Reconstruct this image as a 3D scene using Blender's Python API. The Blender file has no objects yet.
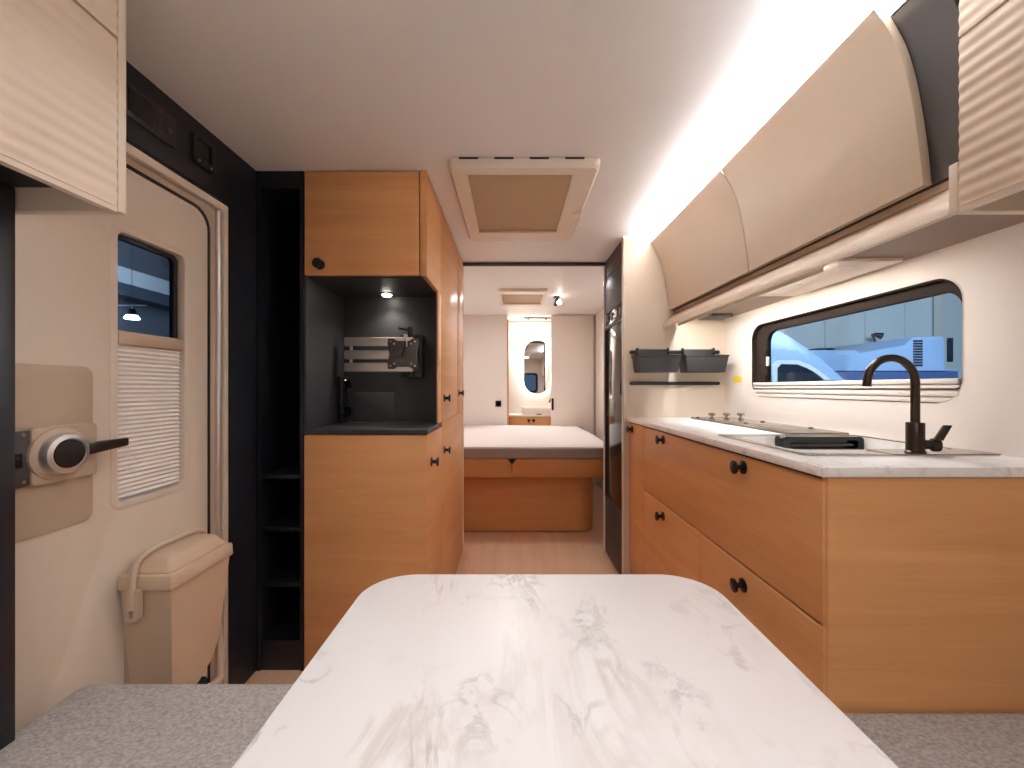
import bpy, bmesh, math, random
from mathutils import Vector, Matrix
random.seed(4)
S = bpy.context.scene
COL = S.collection
PI = math.pi

# ------------------------------------------------------------------ materials
def new_mat(name):
    m = bpy.data.materials.new(name); m.use_nodes = True
    nt = m.node_tree; b = nt.nodes['Principled BSDF']
    return m, nt, b

def srgb(r, g, b):
    def f(c):
        c /= 255.0
        return c / 12.92 if c <= .04045 else ((c + .055) / 1.055) ** 2.4
    return (f(r), f(g), f(b), 1)

def plain(name, col, rough=.5, metal=0, noise=.03, nscale=30, bump=0, spec=.5, coat=0):
    m, nt, b = new_mat(name)
    b.inputs['Roughness'].default_value = rough
    b.inputs['Metallic'].default_value = metal
    b.inputs['Specular IOR Level'].default_value = spec
    if coat:
        b.inputs['Coat Weight'].default_value = coat
        b.inputs['Coat Roughness'].default_value = .05
    tc = nt.nodes.new('ShaderNodeTexCoord')
    n = nt.nodes.new('ShaderNodeTexNoise'); n.inputs['Scale'].default_value = nscale; n.inputs['Detail'].default_value = 4
    nt.links.new(tc.outputs['Object'], n.inputs['Vector'])
    mx = nt.nodes.new('ShaderNodeMix'); mx.data_type = 'RGBA'
    mx.inputs[6].default_value = tuple(c * (1 - noise) for c in col[:3]) + (1,)
    mx.inputs[7].default_value = tuple(min(1, c * (1 + noise)) for c in col[:3]) + (1,)
    nt.links.new(n.outputs['Fac'], mx.inputs[0])
    nt.links.new(mx.outputs[2], b.inputs['Base Color'])
    if bump:
        bp = nt.nodes.new('ShaderNodeBump'); bp.inputs['Strength'].default_value = bump; bp.inputs['Distance'].default_value = .002
        nt.links.new(n.outputs['Fac'], bp.inputs['Height']); nt.links.new(bp.outputs['Normal'], b.inputs['Normal'])
    return m

def wood(name, c1, c2, scale=(1.2, 1.2, 42), rough=.42, bands=(.5, .5, 7)):
    m, nt, b = new_mat(name)
    b.inputs['Roughness'].default_value = rough
    b.inputs['Specular IOR Level'].default_value = .35
    tc = nt.nodes.new('ShaderNodeTexCoord')
    def noise(sc, scale, det, dist=0):
        mp = nt.nodes.new('ShaderNodeMapping'); mp.inputs['Scale'].default_value = sc
        nt.links.new(tc.outputs['Object'], mp.inputs['Vector'])
        n = nt.nodes.new('ShaderNodeTexNoise'); n.inputs['Scale'].default_value = scale
        n.inputs['Detail'].default_value = det; n.inputs['Distortion'].default_value = dist
        nt.links.new(mp.outputs['Vector'], n.inputs['Vector'])
        return n
    fine = noise(scale, 5.0, 6, .4)
    broad = noise(bands, 2.0, 3, .6)
    add = nt.nodes.new('ShaderNodeMath'); add.operation = 'MULTIPLY_ADD'
    nt.links.new(fine.outputs['Fac'], add.inputs[0]); add.inputs[1].default_value = .32
    sc = nt.nodes.new('ShaderNodeMath'); sc.operation = 'MULTIPLY'; sc.inputs[1].default_value = .68
    nt.links.new(broad.outputs['Fac'], sc.inputs[0]); nt.links.new(sc.outputs[0], add.inputs[2])
    r = nt.nodes.new('ShaderNodeValToRGB')
    r.color_ramp.elements[0].position = .33; r.color_ramp.elements[0].color = c1
    r.color_ramp.elements[1].position = .66; r.color_ramp.elements[1].color = c2
    nt.links.new(add.outputs[0], r.inputs['Fac']); nt.links.new(r.outputs['Color'], b.inputs['Base Color'])
    return m

def marble(name, base, v1, v2, rough=.3, scale=1.0):
    m, nt, b = new_mat(name)
    b.inputs['Roughness'].default_value = rough
    b.inputs['Specular IOR Level'].default_value = .35
    tc = nt.nodes.new('ShaderNodeTexCoord')
    mp = nt.nodes.new('ShaderNodeMapping'); mp.inputs['Scale'].default_value = (2.2 * scale, 1.2 * scale, 1.5 * scale); mp.inputs['Rotation'].default_value = (0, 0, .75)
    nt.links.new(tc.outputs['Object'], mp.inputs['Vector'])
    def vein(sc, det, dist, width, msc, lo, hi):
        n = nt.nodes.new('ShaderNodeTexNoise'); n.inputs['Scale'].default_value = sc; n.inputs['Detail'].default_value = det
        n.inputs['Distortion'].default_value = dist; n.inputs['Roughness'].default_value = .6
        nt.links.new(mp.outputs['Vector'], n.inputs['Vector'])
        s = nt.nodes.new('ShaderNodeMath'); s.operation = 'SUBTRACT'; s.inputs[1].default_value = .5
        a = nt.nodes.new('ShaderNodeMath'); a.operation = 'ABSOLUTE'
        nt.links.new(n.outputs['Fac'], s.inputs[0]); nt.links.new(s.outputs[0], a.inputs[0])
        r = nt.nodes.new('ShaderNodeMapRange'); r.inputs['From Min'].default_value = 0; r.inputs['From Max'].default_value = width
        r.inputs['To Min'].default_value = 1; r.inputs['To Max'].default_value = 0
        nt.links.new(a.outputs[0], r.inputs['Value'])
        k = nt.nodes.new('ShaderNodeTexNoise'); k.inputs['Scale'].default_value = msc; k.inputs['Detail'].default_value = 3
        nt.links.new(mp.outputs['Vector'], k.inputs['Vector'])
        kr = nt.nodes.new('ShaderNodeMapRange'); kr.inputs['From Min'].default_value = lo; kr.inputs['From Max'].default_value = hi
        nt.links.new(k.outputs['Fac'], kr.inputs['Value'])
        mu = nt.nodes.new('ShaderNodeMath'); mu.operation = 'MULTIPLY'
        nt.links.new(r.outputs['Result'], mu.inputs[0]); nt.links.new(kr.outputs['Result'], mu.inputs[1])
        return mu
    a = vein(2.6, 9, 1.1, .055, 3.1, .50, .70)
    c = vein(5.5, 9, .8, .035, 4.0, .52, .72)
    m1 = nt.nodes.new('ShaderNodeMix'); m1.data_type = 'RGBA'; m1.inputs[6].default_value = base; m1.inputs[7].default_value = v1
    nt.links.new(a.outputs[0], m1.inputs[0])
    m2 = nt.nodes.new('ShaderNodeMix'); m2.data_type = 'RGBA'; m2.inputs[7].default_value = v2
    nt.links.new(m1.outputs[2], m2.inputs[6]); nt.links.new(c.outputs[0], m2.inputs[0])
    nt.links.new(m2.outputs[2], b.inputs['Base Color'])
    return m

def fabric(name, c1, c2, scale=260):
    m, nt, b = new_mat(name)
    b.inputs['Roughness'].default_value = .95; b.inputs['Specular IOR Level'].default_value = .1
    tc = nt.nodes.new('ShaderNodeTexCoord')
    n = nt.nodes.new('ShaderNodeTexNoise'); n.inputs['Scale'].default_value = scale; n.inputs['Detail'].default_value = 6; n.inputs['Roughness'].default_value = .75
    mp = nt.nodes.new('ShaderNodeMapping'); mp.inputs['Scale'].default_value = (.7, 1, 1)
    nt.links.new(tc.outputs['Object'], mp.inputs['Vector']); nt.links.new(mp.outputs['Vector'], n.inputs['Vector'])
    r = nt.nodes.new('ShaderNodeValToRGB')
    r.color_ramp.elements[0].position = .36; r.color_ramp.elements[0].color = c1
    r.color_ramp.elements[1].position = .64; r.color_ramp.elements[1].color = c2
    nt.links.new(n.outputs['Fac'], r.inputs['Fac']); nt.links.new(r.outputs['Color'], b.inputs['Base Color'])
    bp = nt.nodes.new('ShaderNodeBump'); bp.inputs['Strength'].default_value = .6; bp.inputs['Distance'].default_value = .003
    nt.links.new(n.outputs['Fac'], bp.inputs['Height']); nt.links.new(bp.outputs['Normal'], b.inputs['Normal'])
    return m

def emit(name, col, strength):
    m, nt, b = new_mat(name)
    b.inputs['Base Color'].default_value = col
    b.inputs['Emission Color'].default_value = col
    b.inputs['Emission Strength'].default_value = strength
    return m

def glass(name, tint, gloss=.06):
    m = bpy.data.materials.new(name); m.use_nodes = True
    nt = m.node_tree; nt.nodes.clear()
    o = nt.nodes.new('ShaderNodeOutputMaterial')
    t = nt.nodes.new('ShaderNodeBsdfTransparent'); t.inputs['Color'].default_value = tint
    g = nt.nodes.new('ShaderNodeBsdfGlossy'); g.inputs['Roughness'].default_value = .03
    f = nt.nodes.new('ShaderNodeFresnel'); f.inputs['IOR'].default_value = 1.3
    ml = nt.nodes.new('ShaderNodeMath'); ml.operation = 'MULTIPLY'; ml.inputs[1].default_value = 10 * gloss
    nt.links.new(f.outputs[0], ml.inputs[0])
    mx = nt.nodes.new('ShaderNodeMixShader')
    nt.links.new(ml.outputs[0], mx.inputs[0]); nt.links.new(t.outputs[0], mx.inputs[1]); nt.links.new(g.outputs[0], mx.inputs[2])
    nt.links.new(mx.outputs[0], o.inputs['Surface'])
    return m

M = {}
M['oak'] = wood('oak', srgb(204, 145, 92), srgb(221, 163, 108))
M['oak_dark'] = wood('oak_bed', srgb(190, 126, 74), srgb(204, 142, 88))
M['floor'] = wood('floor_oak', srgb(212, 168, 134), srgb(226, 186, 154), scale=(26, 1.2, 1), bands=(7, .5, 1), rough=.4)
M['cream'] = plain('cream_lacquer', srgb(208, 188, 166), .4, noise=.015)
M['cream_rib'] = plain('cream_ribbed', srgb(220, 200, 178), .5, noise=.015)
M['cream_trim'] = plain('cream_trim', srgb(218, 202, 182), .4, noise=.015)
M['cream_door'] = plain('cream_door', srgb(221, 206, 189), .42, noise=.015)
M['tan'] = plain('tan_plastic', srgb(188, 166, 144), .5, noise=.02)
M['bin'] = plain('bin_plastic', srgb(208, 182, 156), .38, noise=.015)
M['wall'] = plain('wall_lining', srgb(234, 224, 215), .55, noise=.012, nscale=60)
M['ceil'] = plain('ceiling_lining', srgb(237, 234, 232), .5, noise=.012, nscale=50)
M['white'] = plain('white_plastic', srgb(232, 224, 214), .35, noise=.01)
M['hatch'] = plain('hatch_plastic', srgb(226, 212, 196), .4, noise=.01)
M['screen'] = plain('hatch_screen', srgb(186, 158, 120), .6, noise=.02, nscale=80)
M['black'] = plain('black_panel', srgb(17, 17, 24), .45, noise=.06)
M['blackgrain'] = plain('black_lining', srgb(44, 44, 47), .5, noise=.08, nscale=25)
M['blackpl'] = plain('black_plastic', srgb(22, 20, 20), .35, noise=.05)
M['gloss'] = plain('black_gloss', srgb(14, 13, 13), .08, noise=.02)
M['slate'] = plain('dark_grey_panel', srgb(72, 68, 65), .45, noise=.04)
M['fridge'] = plain('fridge_grey', srgb(60, 54, 51), .55, noise=.03)
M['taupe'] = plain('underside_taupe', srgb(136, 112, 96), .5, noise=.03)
M['alu'] = plain('aluminium', srgb(222, 218, 214), .38, .85, noise=.02)
M['steel'] = plain('steel', srgb(196, 188, 180), .25, 1, noise=.02)
M['bronze'] = plain('dark_bronze', srgb(70, 60, 52), .32, .85, noise=.03)
M['deck'] = plain('taupe_glass', srgb(118, 102, 90), .12, .1, noise=.02)
M['boxgrey'] = plain('box_grey', srgb(54, 51, 50), .5, noise=.04)
M['marble'] = marble('marble', srgb(236, 232, 229), srgb(214, 207, 200), srgb(190, 185, 181))
M['worktop'] = marble('worktop_marble', srgb(240, 236, 232), srgb(206, 200, 196), srgb(212, 204, 198), .3, 2.4)
M['fabric'] = fabric('grey_fabric', srgb(148, 140, 135), srgb(194, 186, 180), 170)
M['seatbase'] = plain('bench_base', srgb(70, 64, 60), .6)
M['sheet'] = plain('mattress_top', srgb(226, 214, 206), .9, noise=.03, nscale=14, bump=.2)
M['ticking'] = plain('mattress_side', srgb(150, 132, 126), .9, noise=.05, nscale=20)
M['yellow'] = plain('yellow_paper', srgb(245, 212, 40), .6)
M['mirror'] = plain('mirror_glass', srgb(235, 235, 235), .02, 1, noise=0)
M['glow'] = emit('mirror_backlight', (1, .95, .9, 1), 25)
M['led'] = emit('led_strip', (1, .95, .86, 1), 14)
M['spot'] = emit('spot_lens', (1, .92, .78, 1), 30)
M['lamp'] = emit('lamp_lens', (1, .93, .82, 1), 5)
M['dimlamp'] = plain('lamp_diffuser', srgb(236, 222, 206), .4, noise=.01)
M['hall_lamp'] = emit('hall_lamp_lens', (.9, .95, 1, 1), 12)
M['window_glass'] = glass('tinted_window_glass', (.64, .74, .82, 1), .03)
M['door_glass'] = glass('tinted_door_glass', (.50, .58, .68, 1), .03)
M['gasket'] = plain('rubber_gasket', srgb(20, 18, 18), .7)
M['frame_brown'] = plain('window_frame_brown', srgb(50, 40, 34), .75, noise=.03, spec=.15)
M['blind'] = plain('pleated_blind', srgb(236, 230, 224), .8, noise=.02)
M['van'] = plain('van_paint', srgb(160, 184, 216), .3, noise=.01, coat=.3)
M['vanwin'] = plain('van_glass', srgb(30, 40, 52), .1, noise=.02)
M['bluevan'] = plain('blue_paint', srgb(70, 96, 140), .35, noise=.02)
M['hallwall'] = plain('hall_panel', srgb(226, 230, 228), .7, noise=.03, nscale=2)
M['hallsteel'] = plain('hall_steel', srgb(84, 90, 98), .5, noise=.04)
M['hallfloor'] = plain('hall_concrete', srgb(130, 134, 138), .7, noise=.08, nscale=3)
M['hallroof'] = plain('hall_roof', srgb(104, 108, 114), .8, noise=.05, nscale=2)

# ------------------------------------------------------------------ mesh helpers
class MB:
    def __init__(s): s.bm = bmesh.new()
    def _new(s, before):
        return [v for v in s.bm.verts if v not in before]
    def box(s, x0, x1, y0, y1, z0, z1, bev=0, seg=2):
        t = bmesh.new()
        bmesh.ops.create_cube(t, size=1)
        for v in t.verts:
            v.co = Vector(((x0 + x1) / 2 + v.co.x * (x1 - x0), (y0 + y1) / 2 + v.co.y * (y1 - y0), (z0 + z1) / 2 + v.co.z * (z1 - z0)))
        if bev:
            bmesh.ops.bevel(t, geom=t.edges[:], offset=bev, segments=seg, affect='EDGES', profile=.5)
        s._merge(t); return s
    def _merge(s, t):
        bmesh.ops.recalc_face_normals(t, faces=t.faces[:])
        me = bpy.data.meshes.new('tmp'); t.to_mesh(me); t.free()
        s.bm.from_mesh(me); bpy.data.meshes.remove(me)
    def plate(s, outer, holes, axis, a0, a1, bev=0):
        def P(p, a):
            if axis == 'x': return Vector((a, p[0], p[1]))
            if axis == 'y': return Vector((p[0], a, p[1]))
            return Vector((p[0], p[1], a))
        t = bmesh.new(); edges = []; border = []
        for loop in [outer] + list(holes):
            vs = [t.verts.new(P(p, a0)) for p in loop]
            for i in range(len(vs)):
                edges.append(t.edges.new((vs[i], vs[(i + 1) % len(vs)])))
        if holes:
            bmesh.ops.triangle_fill(t, use_beauty=True, use_dissolve=False, edges=edges)
        else:
            t.faces.new([v for v in t.verts])
        r = bmesh.ops.extrude_face_region(t, geom=t.faces[:])
        d = P((0, 0), a1) - P((0, 0), a0)
        bmesh.ops.translate(t, vec=d, verts=[v for v in r['geom'] if isinstance(v, bmesh.types.BMVert)])
        if bev:
            bmesh.ops.recalc_face_normals(t, faces=t.faces[:])
            es = [e for e in t.edges if len(e.link_faces) == 2 and e.calc_face_angle(0) > .9 and not
                  (abs((e.verts[0].co - e.verts[1].co).normalized().dot(d.normalized())) > .9)]
            bmesh.ops.bevel(t, geom=es, offset=bev, segments=2, affect='EDGES', profile=.5, clamp_overlap=True)
        s._merge(t); return s
    def rod(s, p0, p1, r, r1=None, seg=20):
        p0, p1 = Vector(p0), Vector(p1); d = p1 - p0
        t = bmesh.new()
        bmesh.ops.create_cone(t, cap_ends=True, segments=seg, radius1=r, radius2=r if r1 is None else r1, depth=d.length)
        q = Vector((0, 0, 1)).rotation_difference(d.normalized()).to_matrix().to_4x4()
        bmesh.ops.transform(t, matrix=Matrix.Translation((p0 + p1) / 2) @ q, verts=t.verts[:])
        s._merge(t); return s
    def lathe(s, o, axis, prof, seg=28):
        """prof: (radius, distance along axis) pairs"""
        o = Vector(o); ax = Vector(axis).normalized()
        u = ax.orthogonal().normalized(); w = ax.cross(u)
        t = bmesh.new(); rings = []
        for r, h in prof:
            if r <= 1e-6:
                rings.append([t.verts.new(o + ax * h)])
            else:
                rings.append([t.verts.new(o + ax * h + (u * math.cos(2 * PI * k / seg) + w * math.sin(2 * PI * k / seg)) * r) for k in range(seg)])
        for a, b in zip(rings, rings[1:]):
            for k in range(seg):
                k2 = (k + 1) % seg
                if len(a) == 1 and len(b) == 1: continue
                if len(a) == 1: t.faces.new((a[0], b[k], b[k2]))
                elif len(b) == 1: t.faces.new((a[k], b[0], a[k2]))
                else: t.faces.new((a[k], b[k], b[k2], a[k2]))
        if len(rings[0]) > 1: t.faces.new(rings[0][::-1])
        if len(rings[-1]) > 1: t.faces.new(rings[-1])
        s._merge(t); return s
    def tube(s, pts, r, seg=14, flat=None):
        """sweep a circle (or an ellipse flat=(ru, rw, up)) along pts"""
        pts = [Vector(p) for p in pts]; t = bmesh.new(); rings = []
        up = Vector(flat[2]) if flat else None
        prev = None
        for i, p in enumerate(pts):
            d = (pts[min(i + 1, len(pts) - 1)] - pts[max(i - 1, 0)]).normalized()
            if up is not None:
                w = d.cross(up).normalized(); u = w.cross(d).normalized()
            else:
                u = d.orthogonal().normalized() if prev is None else (prev - d * prev.dot(d)).normalized()
                w = d.cross(u)
            prev = u
            ru, rw = (flat[0], flat[1]) if flat else (r, r)
            rings.append([t.verts.new(p + u * math.cos(2 * PI * k / seg) * ru + w * math.sin(2 * PI * k / seg) * rw) for k in range(seg)])
        for a, b in zip(rings, rings[1:]):
            for k in range(seg):
                t.faces.new((a[k], a[(k + 1) % seg], b[(k + 1) % seg], b[k]))
        t.faces.new(rings[0][::-1]); t.faces.new(rings[-1])
        s._merge(t); return s
    def taper_box(s, q0, q1, bev=0, seg=2):
        """hexahedron from two quads of 3-D points"""
        t = bmesh.new()
        a = [t.verts.new(p) for p in q0]; b = [t.verts.new(p) for p in q1]
        t.faces.new(a[::-1]); t.faces.new(b)
        for k in range(4): t.faces.new((a[k], a[(k + 1) % 4], b[(k + 1) % 4], b[k]))
        bmesh.ops.recalc_face_normals(t, faces=t.faces[:])
        if bev: bmesh.ops.bevel(t, geom=t.edges[:], offset=bev, segments=seg, affect='EDGES', profile=.5)
        s._merge(t); return s
    def build(s, name, mat, parent=None, smooth=35, **props):
        me = bpy.data.meshes.new(name)
        if smooth:
            ca = math.radians(smooth)
            for f in s.bm.faces: f.smooth = True
            for e in s.bm.edges:
                if len(e.link_faces) == 2 and e.calc_face_angle(0) > ca: e.smooth = False
        org = Vector((0, 0, 0))
        if parent is not None:
            org = WORLD[parent.name]
        else:
            xs = [v.co for v in s.bm.verts]
            org = Vector(((min(c.x for c in xs) + max(c.x for c in xs)) / 2, (min(c.y for c in xs) + max(c.y for c in xs)) / 2, min(c.z for c in xs)))
        bmesh.ops.translate(s.bm, vec=-org, verts=s.bm.verts[:])
        s.bm.to_mesh(me); s.bm.free()
        me.materials.append(mat if not isinstance(mat, str) else M[mat])
        o = bpy.data.objects.new(name, me); COL.objects.link(o)
        WORLD[o.name] = org
        if parent is not None: o.parent = parent
        else: o.location = org
        for k, v in props.items(): o[k] = v
        return o
WORLD = {}

def thing(name, label, cat, loc, group=None, kind=None):
    o = bpy.data.objects.new(name, None); COL.objects.link(o)
    o.empty_display_size = .05
    o.location = loc; o['label'] = label; o['category'] = cat
    if group: o['group'] = group
    if kind: o['kind'] = kind
    WORLD[o.name] = Vector(loc)
    return o

def structure(o, label, cat):
    o['kind'] = 'structure'; o['label'] = label; o['category'] = cat
    return o

def rrect(u0, u1, v0, v1, r, n=6):
    rs = r if isinstance(r, (tuple, list)) else (r, r, r, r)     # (u0v0, u1v0, u1v1, u0v1)
    pts = []
    for (cu, cv, a0, rr) in ((u0, v0, PI, rs[0]), (u1, v0, 1.5 * PI, rs[1]), (u1, v1, 0, rs[2]), (u0, v1, .5 * PI, rs[3])):
        if rr <= 0: pts.append((cu, cv)); continue
        ccu = cu + rr if cu == u0 else cu - rr; ccv = cv + rr if cv == v0 else cv - rr
        for k in range(n + 1):
            a = a0 + k / n * PI / 2
            pts.append((ccu + math.cos(a) * rr, ccv + math.sin(a) * rr))
    return pts

def catmull(pts, n=6):
    out = []
    P = [2 * Vector(pts[0]) - Vector(pts[1])] + [Vector(p) for p in pts] + [2 * Vector(pts[-1]) - Vector(pts[-2])]
    for i in range(1, len(P) - 2):
        for k in range(n):
            t = k / n
            out.append(.5 * ((2 * P[i]) + (-P[i - 1] + P[i + 1]) * t + (2 * P[i - 1] - 5 * P[i] + 4 * P[i + 1] - P[i + 2]) * t * t + (-P[i - 1] + 3 * P[i] - 3 * P[i + 1] + P[i + 2]) * t ** 3))
    out.append(Vector(pts[-1]))
    return out

def area(name, loc, direction, sx, sy, power, color=(1, .93, .84), spread=180):
    l = bpy.data.lights.new(name, 'AREA'); l.shape = 'RECTANGLE'; l.size = sx; l.size_y = sy
    l.energy = power; l.color = color; l.spread = math.radians(spread)
    o = bpy.data.objects.new(name, l); COL.objects.link(o); o.location = loc
    o.rotation_euler = Vector(direction).to_track_quat('-Z', 'Y').to_euler()
    return o

def spot(name, loc, direction, power, angle=100, blend=.6, color=(1, .92, .8), r=.02):
    l = bpy.data.lights.new(name, 'SPOT'); l.energy = power; l.spot_size = math.radians(angle); l.spot_blend = blend
    l.color = color; l.shadow_soft_size = r
    o = bpy.data.objects.new(name, l); COL.objects.link(o); o.location = loc
    o.rotation_euler = Vector(direction).to_track_quat('-Z', 'Y').to_euler()
    return o

XL, XR, ZC = -1.035, 1.21, 1.98
YF, YK, YB, YE = -1.75, 2.74, 4.70, 5.12     # front wall, kitchen/bedroom frame, rear partition, washroom back

# ------------------------------------------------------------------ shell
structure(MB().box(XL - .04, XR + .04, YF - .04, YE + .06, -.06, 0).build('floor', 'floor'), 'pale oak plank floor of the caravan', 'floor')
structure(MB().box(XL - .04, XR + .04, YF - .04, YE + .06, ZC, ZC + .05).build('ceiling', 'ceil'), 'smooth pale beige ceiling of the caravan', 'ceiling')
DY0, DY1, DZ1 = .70, 1.425, 1.765            # doorway (outer edge of the trim)
structure(MB().plate([(YF - .04, 0), (YE + .06, 0), (YE + .06, ZC), (YF - .04, ZC)],
    [rrect(DY0 + .02, DY1 - .02, .03, DZ1 - .02, .03)], 'x', XL - .045, XL).build('wall_left', 'wall'), 'cream side wall holding the entrance door', 'wall')
WY0, WY1, WZ0, WZ1 = 1.072, 2.02, 1.075, 1.432
structure(MB().plate([(YF - .04, 0), (YE + .06, 0), (YE + .06, ZC), (YF - .04, ZC)],
    [rrect(WY0, WY1, WZ0, WZ1, .075, 8)], 'x', XR, XR + .045).build('wall_right', 'wall'), 'pale cream side wall behind the sink and window', 'wall')
# front wall behind the camera with a window
structure(MB().plate([(XL, 0), (XR, 0), (XR, ZC), (XL, ZC)], [rrect(-.55, .75, 1.0, 1.55, .08)], 'y', YF - .04, YF).build('wall_front', 'wall'),
    'cream front wall behind the dinette', 'wall')
w = thing('window_2', 'tinted front window behind the dinette', 'window', (.1, YF - .02, 1.0), kind='structure')
MB().plate(rrect(-.57, .77, .98, 1.57, .09), [rrect(-.51, .71, 1.04, 1.51, .06)], 'y', YF - .03, YF + .012).build('window_frame', 'frame_brown', w)
MB().plate(rrect(-.515, .715, 1.035, 1.515, .06), [], 'y', YF - .026, YF - .021).build('window_glass', 'window_glass', w)
# partition at the end of the kitchen
structure(MB().box(.636, XR, 2.27, 2.288, 0, ZC).build('wall_kitchen', 'cream_trim'), 'cream partition between worktop and fridge carrying black rails', 'wall')  # darker cream than the wall lining, standing in for the shade on it
structure(MB().box(.628, .637, 2.262, 2.292, .0, ZC, .003).build('trim_1', 'cream_trim'), 'thin pale vertical edge strip beside the fridge', 'trim')
structure(MB().box(.628, .64, 2.735, 2.752, .0, ZC - .02, .003).build('trim_2', 'white'), 'thin white upright strip on the far side of the fridge', 'trim')
structure(MB().box(-.345, .64, 2.735, 2.76, ZC - .022, ZC, .004).build('trim_3', 'slate'), 'dark ceiling strip between kitchen and bedroom', 'trim')
structure(MB().box(-.345, -.332, 2.742, 2.756, 0, ZC - .022, .003).build('trim_4', 'white'), 'thin white upright strip at the bedroom end of the tall wooden cabinet', 'trim')
# rear partition with opening to the washroom
structure(MB().box(XL, -.058, YB, YB + .03, 0, ZC).build('wall_rear', 'wall'), 'cream bedroom wall left of the washroom opening', 'wall')
structure(MB().box(.47, XR, YB + .012, YB + .035, 0, ZC).build('wall_rear_right', 'wall'), 'cream bedroom wall behind the sliding door', 'wall')
structure(MB().box(XL, XR, YE, YE + .03, 0, ZC).build('wall_washroom', 'white'), 'white washroom wall behind the lit oval mirror', 'wall')
structure(MB().box(-.058, -.040, YB - .002, YB + .20, .55, ZC - .055, .002).build('trim_5', 'oak'), 'narrow wooden jamb on the left edge of the washroom opening', 'trim')
d2 = thing('door_2', 'cream sliding washroom door with a black pull', 'door', (.7, YB, 0), kind='structure')
MB().box(.456, .955, YB - .022, YB - .004, .02, ZC - .01, .003).build('door_panel', 'wall', d2)
MB().plate(rrect(.462, .486, .86, 1.0, .011), [], 'y', YB - .032, YB - .0215, ).build('door_handle', 'blackpl', d2)
MB().box(.14, .455, YB + .0, YB + .02, ZC - .042, ZC - .028, .002).rod((.19, YB + .01, ZC - .06), (.19, YB + .01, ZC - .04), .008).rod((.40, YB + .01, ZC - .06), (.40, YB + .01, ZC - .04), .008).build('sliding_rail', 'blackpl', d2)
# dark fascia above and beside the entrance door
structure(MB().box(XL, XL + .022, .79, 1.60, DZ1 + .012, ZC).build('trim_6', 'black'), 'black fascia strip above the entrance door', 'trim')
structure(MB().box(XL, XL + .022, DY1 + .004, 1.60, 0, DZ1 + .012).build('trim_7', 'black'), 'black upright panel between door frame and shelf unit', 'trim')
structure(MB().box(XL, -.950, .70, .767, 0, 1.504, .004).build('trim_8', 'black'), 'black upright post left of the entrance door', 'trim')

# ------------------------------------------------------------------ entrance door
d1 = thing('door_1', 'cream entrance door with a narrow window and pleated blind', 'door', (XL, 1.1, 0), kind='structure')
LX = XL + .006                                # inner face of the leaf
WIN = rrect(1.043, 1.256, .818, 1.532, .02)
lf = MB().plate(rrect(.74, 1.352, .05, 1.708, (.02, .05, .06, .06)), [WIN], 'x', LX - .035, LX, .003).build('door_leaf', 'cream_door', d1)
MB().plate(rrect(1.025, 1.274, .80, 1.55, .032), [WIN], 'x', LX - .001, LX + .0012, .0008).build('window_surround', 'cream_door', d1)
MB().plate(rrect(1.044, 1.250, 1.25, 1.530, .02), [rrect(1.052, 1.236, 1.26, 1.518, .014)], 'x', LX - .030, LX - .016).build('window_gasket', 'gasket', d1)
MB().box(LX - .024, LX - .020, 1.046, 1.246, .83, 1.527).build('door_glass', 'door_glass', d1)
MB().plate(rrect(.735, 1.362, .045, 1.718, (.02, .05, .066, .066)), [rrect(.742, 1.3525, .05, 1.7085, (.02, .05, .06, .06))], 'x', LX - .036, LX + .002).build('door_gasket', 'gasket', d1)
# frame: rebate, chrome bar and cream outer trim
MB().plate(rrect(DY0 + .012, DY1 - .022, .02, DZ1 - .025, .045), [rrect(.734, 1.3615, .044, 1.7185, (.02, .05, .066, .066))], 'x', XL - .03, XL + .008, .002).build('door_frame', 'tan', d1)
MB().plate(rrect(DY0 + .004, DY1, .0, DZ1, .006), [rrect(DY0 + .012, DY1 - .018, .012, DZ1 - .024, .02)], 'x', XL + .0, XL + .024, .003).build('door_trim', 'cream_trim', d1)
MB().rod((XL + .012, DY1 - .032, .03), (XL + .012, DY1 - .032, DZ1 - .03), .009).build('chrome_bar', 'alu', d1, label='vertical aluminium bar')
# blind
bl = MB()
n = 34; z0, z1 = .824, 1.236
prof = []
for k in range(2 * n + 1):
    prof.append((LX - .012 + (.0055 if k % 2 else -.0015), z0 + (z1 - z0) * k / (2 * n)))
prof += [(LX - .018, z1), (LX - .018, z0)]
bl.plate(prof, [], 'y', 1.05, 1.25)
bm_ = bl.build('pleated_blind', 'blind', d1, smooth=0)
MB().box(LX - .020, LX + .002, 1.046, 1.254, 1.236, 1.272, .004).build('blind_cassette', 'tan', d1)
MB().plate(rrect(.765, .978, .800, 1.172, .022), [], 'x', LX - .002, LX + .005, .002).build('lock_plate', 'tan', d1)
lk = MB().plate(rrect(.842, .977, .910, 1.036, .01), [], 'x', LX + .004, LX + .018, .005).build('lock_housing', 'tan', d1)
MB().lathe((LX + .017, .893, .974), (1, 0, 0), [(.060, -.004), (.058, .004), (.050, .008)]).build('lock_collar', 'tan', lk)
MB().lathe((LX + .024, .893, .974), (1, 0, 0), [(.047, 0), (.047, .010), (.043, .017), (.034, .020), (.032, .016), (0, .016)]).build('lock_ring', 'alu', lk)
MB().lathe((LX + .0405, .893, .974), (1, 0, 0), [(.032, -.002), (.031, .003), (.02, .0045), (0, .005)]).build('lock_rosette', 'blackpl', lk)
MB().taper_box([(LX + .024, .925, .962), (LX + .038, .925, .962), (LX + .038, .925, .992), (LX + .024, .925, .992)],
               [(LX + .030, 1.034, .972), (LX + .040, 1.034, .972), (LX + .040, 1.034, .992), (LX + .030, 1.034, .992)], .003).build('door_handle', 'blackpl', lk)
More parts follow.
